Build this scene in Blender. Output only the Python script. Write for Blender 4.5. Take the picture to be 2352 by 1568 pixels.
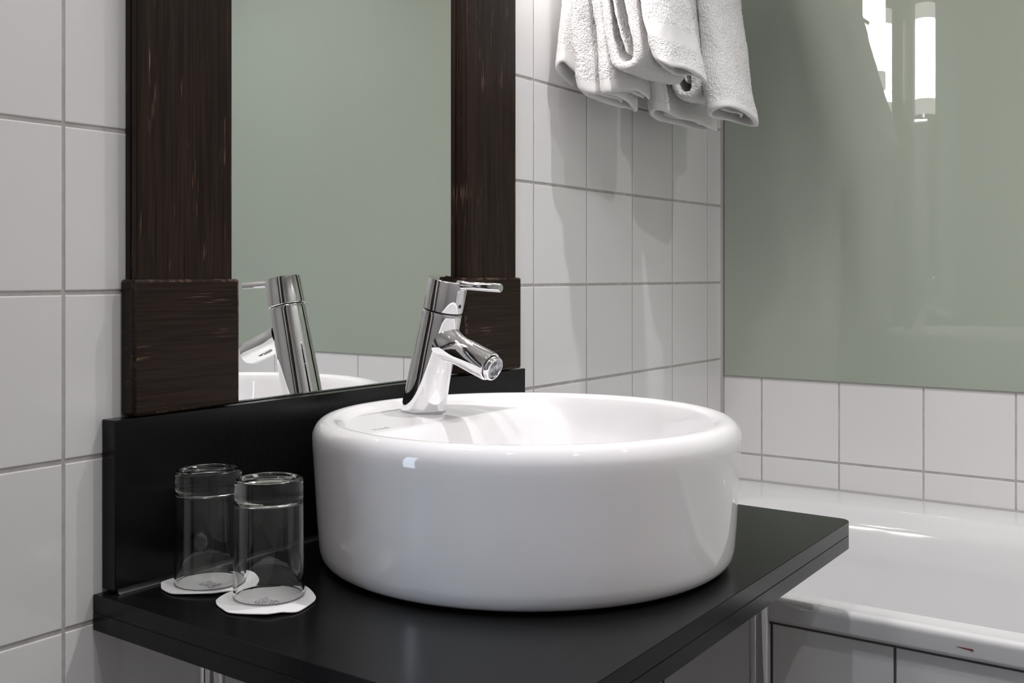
import bpy, bmesh, math, random
from mathutils import Vector, Matrix, noise

for o in list(bpy.data.objects):
    bpy.data.objects.remove(o, do_unlink=True)
sc = bpy.context.scene
COL = sc.collection
random.seed(7)
PI = math.pi
ZO = 0.9945          # height above the floor of the grout line all measured heights refer to

# ------------------------------------------------------------------ camera
cam_d = bpy.data.cameras.new('camera')
cam = bpy.data.objects.new('camera', cam_d)
COL.objects.link(cam)
cam_d.sensor_width = 36.0
cam_d.lens = 2460.2 / 2352 * 36.0
cam_d.shift_y = -(784 - 628.84) / 2352
cam_d.clip_start = 0.02
cam.location = (-1.966, -0.872, 0.0169 + ZO)
cam.rotation_euler = (PI / 2, 0, 0.6109 - PI / 2)
sc.camera = cam

# ------------------------------------------------------------------ world / exposure
w = bpy.data.worlds.new('daylight')
sc.world = w
w.use_nodes = True
bg = w.node_tree.nodes['Background']
bg.inputs[0].default_value = (0.70, 0.82, 1.0, 1)
bg.inputs[1].default_value = 3.5
sc.view_settings.view_transform = 'Standard'
sc.view_settings.look = 'None'
sc.view_settings.gamma = 1.0
sc.view_settings.use_curve_mapping = False
sc.view_settings.exposure = 1.41

SPOT_W = 14.0
SPOT_COL = (1.0, 0.985, 1.0)
TUBE_STRENGTH = 17.0
TUBE_COL = (1.0, 0.945, 0.915)
CEIL = 1.4055        # ceiling height above the reference line


# ------------------------------------------------------------------ materials
def new_mat(name):
    m = bpy.data.materials.new(name)
    m.use_nodes = True
    nt = m.node_tree
    return m, nt, nt.nodes['Principled BSDF']


def simple(name, col, rough=0.4, metal=0.0, coat=0.0, ior=1.5, bump=None):
    m, nt, b = new_mat(name)
    b.inputs['Base Color'].default_value = (*col, 1)
    b.inputs['Roughness'].default_value = rough
    b.inputs['Metallic'].default_value = metal
    b.inputs['IOR'].default_value = ior
    b.inputs['Coat Weight'].default_value = coat
    b.inputs['Coat Roughness'].default_value = 0.03
    if bump:
        scale, strength, dist = bump
        n = nt.nodes.new('ShaderNodeTexNoise')
        n.inputs['Scale'].default_value = scale
        n.inputs['Detail'].default_value = 3
        tc = nt.nodes.new('ShaderNodeTexCoord')
        nt.links.new(tc.outputs['Object'], n.inputs['Vector'])
        bp = nt.nodes.new('ShaderNodeBump')
        bp.inputs['Strength'].default_value = strength
        bp.inputs['Distance'].default_value = dist
        nt.links.new(n.outputs['Fac'], bp.inputs['Height'])
        nt.links.new(bp.outputs['Normal'], b.inputs['Normal'])
    return m


M = {}
M['tile'] = simple('tile_white', (0.80, 0.79, 0.79), 0.10, bump=(9, 0.25, 0.0008))
M['ceramic'] = simple('ceramic_white', (0.89, 0.875, 0.885), 0.03)
M['enamel'] = simple('enamel_white', (0.72, 0.72, 0.725), 0.09, coat=0.3)
M['chrome'] = simple('chrome', (0.82, 0.82, 0.83), 0.035, metal=1.0)
M['dark_metal'] = simple('dark_rubber', (0.03, 0.03, 0.032), 0.4)
M['steel'] = simple('aerator_steel', (0.35, 0.36, 0.38), 0.25, metal=1.0)
M['mirror'] = simple('mirror_silver', (0.90, 0.915, 0.90), 0.0, metal=1.0)
M['paper'] = simple('paper_white', (0.91, 0.90, 0.90), 0.7, bump=(60, 0.2, 0.0005))
M['ink'] = simple('ink_grey', (0.10, 0.10, 0.11), 0.6)
M['mark'] = simple('mark_grey', (0.42, 0.42, 0.45), 0.3)
M['taupe'] = simple('warm_white_paint', (0.58, 0.56, 0.55), 0.6)
M['bed_floor'] = simple('bedroom_floor', (0.36, 0.33, 0.30), 0.5)
M['plaster'] = simple('plaster_white', (0.78, 0.76, 0.74), 0.7)
M['sealant'] = simple('sealant_grey', (0.50, 0.485, 0.47), 0.5)
M['black_seal'] = simple('sealant_black', (0.014, 0.014, 0.015), 0.42)
M['door_wood'] = simple('door_brown', (0.035, 0.02, 0.013), 0.35)
M['red'] = simple('red_scratch', (0.22, 0.03, 0.025), 0.5)
M['shadow_gap'] = simple('bath_gap_shade', (0.10, 0.09, 0.085), 0.8)  # dark backing: shade of the gap under the bath lip put into its colour


def grout_mat():
    m, nt, b = new_mat('grout_grey')
    tc = nt.nodes.new('ShaderNodeTexCoord')
    n = nt.nodes.new('ShaderNodeTexNoise')
    n.inputs['Scale'].default_value = 55
    n.inputs['Detail'].default_value = 5
    r = nt.nodes.new('ShaderNodeValToRGB')
    r.color_ramp.elements[0].position = 0.3
    r.color_ramp.elements[0].color = (0.42, 0.40, 0.385, 1)
    r.color_ramp.elements[1].position = 0.7
    r.color_ramp.elements[1].color = (0.54, 0.52, 0.50, 1)
    nt.links.new(tc.outputs['Object'], n.inputs['Vector'])
    nt.links.new(n.outputs['Fac'], r.inputs['Fac'])
    nt.links.new(r.outputs['Color'], b.inputs['Base Color'])
    b.inputs['Roughness'].default_value = 0.9
    return m


M['grout'] = grout_mat()


def wood_mat(name, axis, worn=False):
    m, nt, b = new_mat(name)
    L = nt.links.new
    tc = nt.nodes.new('ShaderNodeTexCoord')

    def streak(sl, sc_, detail=4, rough=0.6):
        mp = nt.nodes.new('ShaderNodeMapping')
        s = [sc_, sc_, sc_]
        s[axis] = sl
        mp.inputs['Scale'].default_value = s
        n = nt.nodes.new('ShaderNodeTexNoise')
        n.inputs['Scale'].default_value = 1
        n.inputs['Detail'].default_value = detail
        n.inputs['Roughness'].default_value = rough
        n.inputs['Distortion'].default_value = 0.25
        L(tc.outputs['Object'], mp.inputs['Vector'])
        L(mp.outputs['Vector'], n.inputs['Vector'])
        return n
    grain = streak(9, 420)
    broad = streak(2.5, 40, 3)
    r1 = nt.nodes.new('ShaderNodeValToRGB')
    r1.color_ramp.elements[0].position = 0.36
    r1.color_ramp.elements[0].color = (0.0100, 0.0052, 0.0038, 1)
    r1.color_ramp.elements[1].position = 0.72
    r1.color_ramp.elements[1].color = (0.034, 0.0185, 0.0120, 1)
    L(grain.outputs['Fac'], r1.inputs['Fac'])
    r2 = nt.nodes.new('ShaderNodeValToRGB')
    r2.color_ramp.elements[0].position = 0.35
    r2.color_ramp.elements[0].color = (0.82, 0.8, 0.8, 1)
    r2.color_ramp.elements[1].position = 0.7
    r2.color_ramp.elements[1].color = (1.15, 1.12, 1.1, 1)
    L(broad.outputs['Fac'], r2.inputs['Fac'])
    mul = nt.nodes.new('ShaderNodeMix')
    mul.data_type = 'RGBA'
    mul.blend_type = 'MULTIPLY'
    mul.inputs[0].default_value = 1
    L(r1.outputs['Color'], mul.inputs[6])
    L(r2.outputs['Color'], mul.inputs[7])
    # short pale open-grain scratches
    fine = streak(24, 620, 2, 0.5) if not worn else streak(110, 110, 3, 0.6)
    area = streak(14, 60, 2, 0.5) if not worn else streak(25, 25, 2, 0.5)
    mm = nt.nodes.new('ShaderNodeMath')
    mm.operation = 'MULTIPLY'
    L(fine.outputs['Fac'], mm.inputs[0])
    L(area.outputs['Fac'], mm.inputs[1])
    r3 = nt.nodes.new('ShaderNodeValToRGB')
    r3.color_ramp.elements[0].position = 0.385 if not worn else 0.24
    r3.color_ramp.elements[1].position = 0.50 if not worn else 0.50
    L(mm.outputs[0], r3.inputs['Fac'])
    mx = nt.nodes.new('ShaderNodeMix')
    mx.data_type = 'RGBA'
    L(r3.outputs['Color'], mx.inputs[0])
    L(mul.outputs[2], mx.inputs[6])
    mx.inputs[7].default_value = (0.20, 0.125, 0.08, 1) if not worn else (0.23, 0.15, 0.11, 1)
    L(mx.outputs[2], b.inputs['Base Color'])
    b.inputs['Roughness'].default_value = 0.38
    b.inputs['Specular IOR Level'].default_value = 0.22
    b.inputs['IOR'].default_value = 1.45
    bp = nt.nodes.new('ShaderNodeBump')
    bp.inputs['Strength'].default_value = 0.35
    bp.inputs['Distance'].default_value = 0.0007
    L(grain.outputs['Fac'], bp.inputs['Height'])
    L(bp.outputs['Normal'], b.inputs['Normal'])
    return m


M['wood_v'] = wood_mat('wenge_upright', 2)
M['wood_h'] = wood_mat('wenge_level', 0)
M['wood_edge'] = wood_mat('wenge_worn_edge', 0, worn=True)


def stone_mat():
    m, nt, b = new_mat('black_stone')
    L = nt.links.new
    tc = nt.nodes.new('ShaderNodeTexCoord')
    v = nt.nodes.new('ShaderNodeTexVoronoi')
    v.inputs['Scale'].default_value = 330
    L(tc.outputs['Object'], v.inputs['Vector'])
    r = nt.nodes.new('ShaderNodeValToRGB')
    r.color_ramp.elements[0].position = 0.06
    r.color_ramp.elements[0].color = (0.028, 0.028, 0.027, 1)
    r.color_ramp.elements[1].position = 0.16
    r.color_ramp.elements[1].color = (0.0065, 0.0065, 0.0068, 1)
    L(v.outputs['Distance'], r.inputs['Fac'])
    L(r.outputs['Color'], b.inputs['Base Color'])
    n = nt.nodes.new('ShaderNodeTexNoise')
    n.inputs['Scale'].default_value = 14
    n.inputs['Detail'].default_value = 4
    L(tc.outputs['Object'], n.inputs['Vector'])
    mr = nt.nodes.new('ShaderNodeMapRange')
    mr.inputs[3].default_value = 0.14
    mr.inputs[4].default_value = 0.26
    L(n.outputs['Fac'], mr.inputs[0])
    L(mr.outputs[0], b.inputs['Roughness'])
    b.inputs['IOR'].default_value = 1.5
    b.inputs['Specular IOR Level'].default_value = 0.19
    return m


M['stone'] = stone_mat()


def greenglass_mat():
    m, nt, b = new_mat('green_painted_glass')
    b.inputs['Base Color'].default_value = (0.39, 0.435, 0.365, 1)
    b.inputs['Roughness'].default_value = 0.9
    b.inputs['Specular IOR Level'].default_value = 0.0
    b.inputs['Coat Weight'].default_value = 1.0
    b.inputs['Coat IOR'].default_value = 1.5
    b.inputs['Coat Roughness'].default_value = 0.012
    return m


M['green'] = greenglass_mat()


def clearglass_mat():
    m, nt, b = new_mat('clear_glass')
    b.inputs['Base Color'].default_value = (0.985, 0.995, 0.99, 1)
    b.inputs['Transmission Weight'].default_value = 1.0
    b.inputs['Roughness'].default_value = 0.0
    b.inputs['IOR'].default_value = 1.40
    return m


M['glass'] = clearglass_mat()


def towel_mat():
    m, nt, b = new_mat('terry_white')
    L = nt.links.new
    b.inputs['Base Color'].default_value = (0.77, 0.76, 0.76, 1)
    b.inputs['Roughness'].default_value = 0.95
    b.inputs['Sheen Weight'].default_value = 0.25
    b.inputs['Sheen Roughness'].default_value = 0.5
    tc = nt.nodes.new('ShaderNodeTexCoord')
    n1 = nt.nodes.new('ShaderNodeTexVoronoi')
    n1.inputs['Scale'].default_value = 430
    n2 = nt.nodes.new('ShaderNodeTexNoise')
    n2.inputs['Scale'].default_value = 210
    n2.inputs['Detail'].default_value = 4
    L(tc.outputs['Object'], n1.inputs['Vector'])
    L(tc.outputs['Object'], n2.inputs['Vector'])
    ad = nt.nodes.new('ShaderNodeMath')
    ad.operation = 'ADD'
    L(n1.outputs['Distance'], ad.inputs[0])
    L(n2.outputs['Fac'], ad.inputs[1])
    bp = nt.nodes.new('ShaderNodeBump')
    bp.inputs['Strength'].default_value = 0.6
    bp.inputs['Distance'].default_value = 0.002
    L(ad.outputs[0], bp.inputs['Height'])
    L(bp.outputs['Normal'], b.inputs['Normal'])
    return m


M['terry'] = towel_mat()
M['hem'] = simple('woven_hem_white', (0.78, 0.77, 0.77), 0.85, bump=(420, 0.35, 0.0008))


def emit_mat(name, col, s):
    m = bpy.data.materials.new(name)
    m.use_nodes = True
    nt = m.node_tree
    nt.nodes.remove(nt.nodes['Principled BSDF'])
    e = nt.nodes.new('ShaderNodeEmission')
    e.inputs[0].default_value = (*col, 1)
    e.inputs[1].default_value = s
    nt.links.new(e.outputs[0], nt.nodes['Material Output'].inputs[0])
    return m


M['opal'] = emit_mat('lamp_tube_end_glow', TUBE_COL, TUBE_STRENGTH * 0.12)
M['tube'] = emit_mat('lamp_tube_glow', TUBE_COL, TUBE_STRENGTH)
M['bulb'] = emit_mat('downlight_glow', SPOT_COL, 60)


def floor_mat():
    m, nt, b = new_mat('floor_tiles')
    L = nt.links.new
    tc = nt.nodes.new('ShaderNodeTexCoord')
    br = nt.nodes.new('ShaderNodeTexBrick')
    br.offset = 0
    br.inputs['Color1'].default_value = (0.055, 0.05, 0.046, 1)
    br.inputs['Color2'].default_value = (0.065, 0.06, 0.055, 1)
    br.inputs['Mortar'].default_value = (0.09, 0.085, 0.08, 1)
    br.inputs['Scale'].default_value = 1
    br.inputs['Brick Width'].default_value = 0.3
    br.inputs['Row Height'].default_value = 0.3
    br.inputs['Mortar Size'].default_value = 0.003
    L(tc.outputs['Object'], br.inputs['Vector'])
    L(br.outputs['Color'], b.inputs['Base Color'])
    b.inputs['Roughness'].default_value = 0.35
    return m


M['floor'] = floor_mat()


# ------------------------------------------------------------------ mesh helpers
ORG = {}     # world origin (reference heights) of each object


def place(o, origin, parent):
    ORG[o.name] = Vector(origin)
    COL.objects.link(o)
    if parent is not None:
        o.parent = parent
        o.location = Vector(origin) - ORG[parent.name]
    else:
        o.location = Vector(origin) + Vector((0, 0, ZO))
    return o


def thing(name, origin, label, cat, group=None):
    o = bpy.data.objects.new(name, None)
    o.empty_display_size = 0.03
    place(o, origin, None)
    o['label'] = label
    o['category'] = cat
    if group:
        o['group'] = group
    return o


def tag(o, label, cat, group=None):
    o['label'] = label
    o['category'] = cat
    if group:
        o['group'] = group
    return o


def mk(name, verts, faces, mats, parent=None, origin=None, smooth=False, fm=None, angle=None, flat=()):
    """One mesh object from points given in reference coordinates."""
    if origin is None:
        origin = ORG[parent.name] if parent is not None else Vector((0, 0, 0))
    origin = Vector(origin)
    me = bpy.data.meshes.new(name)
    me.from_pydata([tuple(Vector(v) - origin) for v in verts], [], faces)
    if not isinstance(mats, (list, tuple)):
        mats = [mats]
    for m in mats:
        me.materials.append(m)
    if fm:
        for p, i in zip(me.polygons, fm):
            p.material_index = i
    bm = bmesh.new()
    bm.from_mesh(me)
    bmesh.ops.recalc_face_normals(bm, faces=bm.faces)
    bm.to_mesh(me)
    bm.free()
    if smooth:
        for p in me.polygons:
            p.use_smooth = True
        if angle:
            me.set_sharp_from_angle(angle=math.radians(angle))
        for i in flat:
            me.polygons[i].use_smooth = False
    o = bpy.data.objects.new(name, me)
    return place(o, origin, parent)


def struct(o):
    o['kind'] = 'structure'
    return o


def box_vf(x0, x1, y0, y1, z0, z1, base=0):
    v = [(x0, y0, z0), (x1, y0, z0), (x1, y1, z0), (x0, y1, z0), (x0, y0, z1), (x1, y0, z1), (x1, y1, z1), (x0, y1, z1)]
    f = [(0, 3, 2, 1), (4, 5, 6, 7), (0, 1, 5, 4), (1, 2, 6, 5), (2, 3, 7, 6), (3, 0, 4, 7)]
    return v, [tuple(i + base for i in q) for q in f]


def boxes(name, lst, mat, parent=None, origin=None):
    V, F = [], []
    for b in lst:
        v, f = box_vf(*b, base=len(V))
        V += v
        F += f
    return mk(name, V, F, mat, parent, origin)


def bevel_box(name, x0, x1, y0, y1, z0, z1, c, mats, parent=None, origin=None, seg=2):
    """Box with rounded edges; edge faces take the second material."""
    bm = bmesh.new()
    v, f = box_vf(x0, x1, y0, y1, z0, z1)
    bv = [bm.verts.new(p) for p in v]
    for q in f:
        bm.faces.new([bv[i] for i in q])
    big = set()
    bmesh.ops.recalc_face_normals(bm, faces=bm.faces)
    r = bmesh.ops.bevel(bm, geom=list(bm.edges), offset=c, segments=seg, profile=0.5, affect='EDGES')
    bev = set(r['faces'])
    bm.verts.index_update()
    V = [tuple(p.co) for p in bm.verts]
    F = [tuple(p.index for p in fc.verts) for fc in bm.faces]
    fm = [1 if (fc in bev and isinstance(mats, (list, tuple)) and len(mats) > 1) else 0 for fc in bm.faces]
    flat = [i for i, fc in enumerate(bm.faces) if fc not in bev]
    bm.free()
    return mk(name, V, F, mats, parent, origin, fm=fm, smooth=True, angle=35, flat=flat)


def lathe(name, prof, mat, parent=None, origin=None, centre=(0, 0, 0), axis=None, n=64, closed=False, angle=40):
    """Turn (r, h) pairs about an axis through centre."""
    c = Vector(centre)
    ax = Vector(axis).normalized() if axis else Vector((0, 0, 1))
    q = Vector((0, 0, 1)).rotation_difference(ax)
    V, F = [], []
    rings = []
    for r, h in prof:
        if r < 1e-6:
            V.append(c + q @ Vector((0, 0, h)))
            rings.append([len(V) - 1])
        else:
            s = len(V)
            for k in range(n):
                a = 2 * PI * k / n
                V.append(c + q @ Vector((r * math.cos(a), r * math.sin(a), h)))
            rings.append(list(range(s, s + n)))
    pairs = list(zip(rings[:-1], rings[1:]))
    if closed:
        pairs.append((rings[-1], rings[0]))
    for a, b in pairs:
        for k in range(n):
            k2 = (k + 1) % n
            if len(a) == 1 and len(b) == 1:
                continue
            if len(a) == 1:
                F.append((a[0], b[k2], b[k]))
            elif len(b) == 1:
                F.append((a[k], a[k2], b[0]))
            else:
                F.append((a[k], a[k2], b[k2], b[k]))
    return mk(name, V, F, mat, parent, origin, smooth=True, angle=angle)


def prism(name, outline, z0, z1, c, mat, parent=None, origin=None, angle=35):
    """Extruded outline (counter-clockwise) with a small chamfer top and bottom."""
    n = len(outline)
    nrm = []
    for i in range(n):
        a = Vector(outline[i - 1])
        b = Vector(outline[i])
        d = Vector(outline[(i + 1) % n])
        e1 = (b - a).normalized()
        e2 = (d - b).normalized()
        n1 = Vector((e1.y, -e1.x))
        n2 = Vector((e2.y, -e2.x))
        k = (n1 + n2)
        k = k / max(0.3, (1 + n1.dot(n2)))
        nrm.append(k)
    V, F = [], []
    for z, ins in ((z0, c), (z0 + c, 0), (z1 - c, 0), (z1, c)):
        for p, k in zip(outline, nrm):
            q = Vector(p) - k * ins
            V.append((q.x, q.y, z))
    for r in range(3):
        for i in range(n):
            j = (i + 1) % n
            F.append((r * n + i, r * n + j, (r + 1) * n + j, (r + 1) * n + i))
    F.append(tuple(range(n - 1, -1, -1)))
    F.append(tuple(range(3 * n, 4 * n)))
    return mk(name, V, F, mat, parent, origin, smooth=True, angle=angle, flat=(len(F) - 2, len(F) - 1))


def tube(name, pts, r, mat, parent=None, origin=None, n=12, caps=True):
    pts = [Vector(p) for p in pts]
    V, F = [], []
    up = Vector((0, 0, 1))
    for i, p in enumerate(pts):
        d = (pts[min(i + 1, len(pts) - 1)] - pts[max(i - 1, 0)]).normalized()
        s = d.cross(up)
        if s.length < 1e-4:
            s = Vector((1, 0, 0))
        s.normalize()
        t = s.cross(d)
        rr = r[i] if isinstance(r, (list, tuple)) else r
        for k in range(n):
            a = 2 * PI * k / n
            V.append(p + s * (rr * math.cos(a)) + t * (rr * math.sin(a)))
    for i in range(len(pts) - 1):
        for k in range(n):
            k2 = (k + 1) % n
            F.append((i * n + k, i * n + k2, (i + 1) * n + k2, (i + 1) * n + k))
    if caps:
        F.append(tuple(range(n - 1, -1, -1)))
        m = (len(pts) - 1) * n
        F.append(tuple(range(m, m + n)))
    return mk(name, V, F, mat, parent, origin, smooth=True, angle=50)


# ------------------------------------------------------------------ measured layout (x along the mirror wall, y out of it negative)
T = 0.15
GA = -0.0651            # first upright grout line of the mirror wall
GB = -0.0821            # first upright grout line of the glass wall
Z_TOP = -0.2745         # worktop surface
Z_BATH = -0.3837        # bath rim
Z_GLASS = -0.1833       # lower edge of the green glass
Z_FLOOR = -ZO
X_LEFT = -2.75
Y_FRONT = -1.75
DOOR_X0, DOOR_X1, DOOR_Z = -2.55, -1.67, 1.05

# ------------------------------------------------------------------ room shell
JD = 0.0009             # depth of the joints behind the tile faces
wall_back = struct(boxes('wall_back', [
    (DOOR_X1, 0.10, JD, 0.12, Z_FLOOR, CEIL),
    (X_LEFT, DOOR_X0, JD, 0.12, Z_FLOOR, CEIL),
    (DOOR_X0, DOOR_X1, JD, 0.12, DOOR_Z, CEIL)], M['grout']))
wall_right = struct(boxes('wall_right', [(JD, 0.12, Y_FRONT, JD, Z_FLOOR, CEIL)], M['grout']))
wall_left = struct(boxes('wall_left', [(X_LEFT - 0.1, X_LEFT, Y_FRONT, 0.12, Z_FLOOR, CEIL)], M['taupe']))
wall_front = struct(boxes('wall_front', [(X_LEFT - 0.1, 0.12, Y_FRONT - 0.1, Y_FRONT, Z_FLOOR, CEIL)], M['taupe']))
floor = struct(boxes('floor', [(X_LEFT - 0.1, 0.12, Y_FRONT - 0.1, 0.12, Z_FLOOR - 0.1, Z_FLOOR)], M['floor']))
ceiling = struct(boxes('ceiling', [(X_LEFT - 0.1, 0.12, Y_FRONT - 0.1, 0.12, CEIL, CEIL + 0.1)], M['plaster']))
door_1 = struct(boxes('door_1', [
    (DOOR_X0 - 0.06, DOOR_X0 + 0.015, -0.014, 0.13, Z_FLOOR, DOOR_Z + 0.06),
    (DOOR_X1 - 0.015, DOOR_X1 + 0.06, -0.014, 0.13, Z_FLOOR, DOOR_Z + 0.06),
    (DOOR_X0 + 0.015, DOOR_X1 - 0.015, -0.014, 0.13, DOOR_Z - 0.015, DOOR_Z + 0.06)], M['door_wood']))

# the bedroom beyond the doorway, lit by its own tall window
BXL, BXR, BYF = -4.1, -0.9, 3.2
struct(boxes('floor_bedroom', [(BXL - 0.1, BXR + 0.1, 0.12, BYF + 0.1, Z_FLOOR - 0.1, Z_FLOOR)], M['bed_floor']))
struct(boxes('ceiling_bedroom', [(BXL - 0.1, BXR + 0.1, 0.12, BYF + 0.1, CEIL, CEIL + 0.1)], M['plaster']))
M['bed_wall'] = simple('bedroom_paint', (0.75, 0.76, 0.78), 0.7)
struct(boxes('wall_bedroom_far', [(BXL - 0.1, BXR + 0.1, BYF, BYF + 0.1, Z_FLOOR, CEIL)], M['bed_wall']))
struct(boxes('wall_bedroom_right', [(BXR, BXR + 0.1, 0.12, BYF, Z_FLOOR, CEIL)], M['bed_wall']))
struct(boxes('wall_bedroom_near', [(BXL - 0.1, X_LEFT, 0.02, 0.12, Z_FLOOR, CEIL)], M['bed_wall']))
WY0, WY1, WZ0, WZ1 = 0.9, 1.95, -0.72, 1.15
struct(boxes('wall_bedroom_left', [(BXL - 0.1, BXL, 0.12, WY0, Z_FLOOR, CEIL), (BXL - 0.1, BXL, WY1, BYF, Z_FLOOR, CEIL),
                                   (BXL - 0.1, BXL, WY0, WY1, Z_FLOOR, WZ0), (BXL - 0.1, BXL, WY0, WY1, WZ1, CEIL)], M['bed_wall']))
struct(boxes('window_1', [(BXL - 0.07, BXL - 0.02, WY0, WY0 + 0.05, WZ0, WZ1), (BXL - 0.07, BXL - 0.02, WY1 - 0.05, WY1, WZ0, WZ1),
                          (BXL - 0.07, BXL - 0.02, WY0 + 0.05, WY1 - 0.05, WZ0, WZ0 + 0.05), (BXL - 0.07, BXL - 0.02, WY0 + 0.05, WY1 - 0.05, WZ1 - 0.05, WZ1),
                          (BXL - 0.07, BXL - 0.02, 1.40, 1.45, WZ0 + 0.05, WZ1 - 0.05)], M['plaster']))

tile_mesh = {}


def tile_me(wd, ht):
    """Glazed tile face with a softly rounded edge, lying in x/z and facing -y."""
    key = (round(wd, 4), round(ht, 4))
    if key in tile_mesh:
        return tile_mesh[key]
    V, F = [], []
    for ins, dep in ((0, 0.0016), (0.0, 0.0006), (0.0004, 0.0002), (0.0012, 0.0)):
        a, b = wd / 2 - ins, ht / 2 - ins
        V += [(-a, dep, -b), (a, dep, -b), (a, dep, b), (-a, dep, b)]
    for r in range(3):
        for i in range(4):
            j = (i + 1) % 4
            F.append((r * 4 + i, r * 4 + j, (r + 1) * 4 + j, (r + 1) * 4 + i))
    F.append((12, 13, 14, 15))
    me = bpy.data.meshes.new('tile')
    me.from_pydata(V, [], F)
    me.materials.append(M['tile'])
    tile_mesh[key] = me
    return me


J = 0.0032              # joint width, upright joints
JZ = 0.0042             # level joints


def add_tile(parent, me, loc, rz=0.0):
    o = bpy.data.objects.new('tile', me)
    COL.objects.link(o)
    o.parent = parent
    o.location = Vector(loc) - ORG[parent.name] - Vector((0, 0, 0))
    e = 0.0016
    o.rotation_euler = (random.uniform(-e, e), 0, rz + random.uniform(-e, e))
    return o


def spans(lo, hi, g, j=None):
    """Tile spans between lo and hi for grout lines at g + k*T."""
    k = math.floor((lo - g) / T)
    j = J if j is None else j
    out = []
    while g + k * T < hi - 1e-6:
        a, b = g + k * T, g + (k + 1) * T
        a2 = a + j / 2 if a > lo else lo + 0.002
        b2 = b - j / 2 if b < hi else hi - 0.002
        if b2 - a2 > 0.012:
            out.append((a2, b2))
        k += 1
    return out


# mirror wall; places wholly behind the mirror and the stone upstand carry no tile
HIDE = (-1.352, -0.74, -0.25, 1.02)
for a, b in spans(DOOR_X1 + 0.06, -0.003, GA):
    for c, d in spans(Z_FLOOR, CEIL, 0.0, JZ):
        if a > HIDE[0] and b < HIDE[1] and c > HIDE[2] and d < HIDE[3]:
            continue
        add_tile(wall_back, tile_me(b - a, d - c), ((a + b) / 2, 0, (c + d) / 2))
# glass wall: the strip between bath rim and glass
for a, b in spans(Y_FRONT, -0.003, GB):
    for c, d in ((Z_BATH + 0.0025, -0.3324 - JZ / 2), (-0.3324 + JZ / 2, Z_GLASS - 0.0012)):
        add_tile(wall_right, tile_me(b - a, d - c), (0, (a + b) / 2, (c + d) / 2), rz=-PI / 2)

struct(boxes('trim_1', [(-0.0058, 0.001, -0.0045, 0.001, Z_BATH, CEIL)], M['sealant']))

glass_panel = tag(bevel_box('glass_wall_panel', -0.0035, 0.0012, Y_FRONT + 0.002, -0.0062, Z_GLASS + 0.0014, CEIL - 0.02, 0.0012, M['green'], origin=(0, -0.8, Z_GLASS)),
                  'sage green back-painted glass panel covering the wall above the bath', 'glass panel')
struct(boxes('trim_2', [(-0.0010, 0.001, Y_FRONT + 0.002, -0.006, Z_GLASS - 0.0012, Z_GLASS + 0.0014)], M['sealant']))
struct(boxes('trim_3', [(-0.0032, 0.001, Y_FRONT + 0.002, -0.006, Z_BATH - 0.001, Z_BATH + 0.0026)], M['sealant']))


# ------------------------------------------------------------------ bath
def rrect(x0, x1, y0, y1, r, n=10):
    pts = []
    for cx, cy, a0 in ((x1 - r, y1 - r, 0), (x0 + r, y1 - r, PI / 2), (x0 + r, y0 + r, PI), (x1 - r, y0 + r, 1.5 * PI)):
        for k in range(n + 1):
            a = a0 + PI / 2 * k / n
            pts.append((cx + r * math.cos(a), cy + r * math.sin(a)))
    return pts


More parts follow.
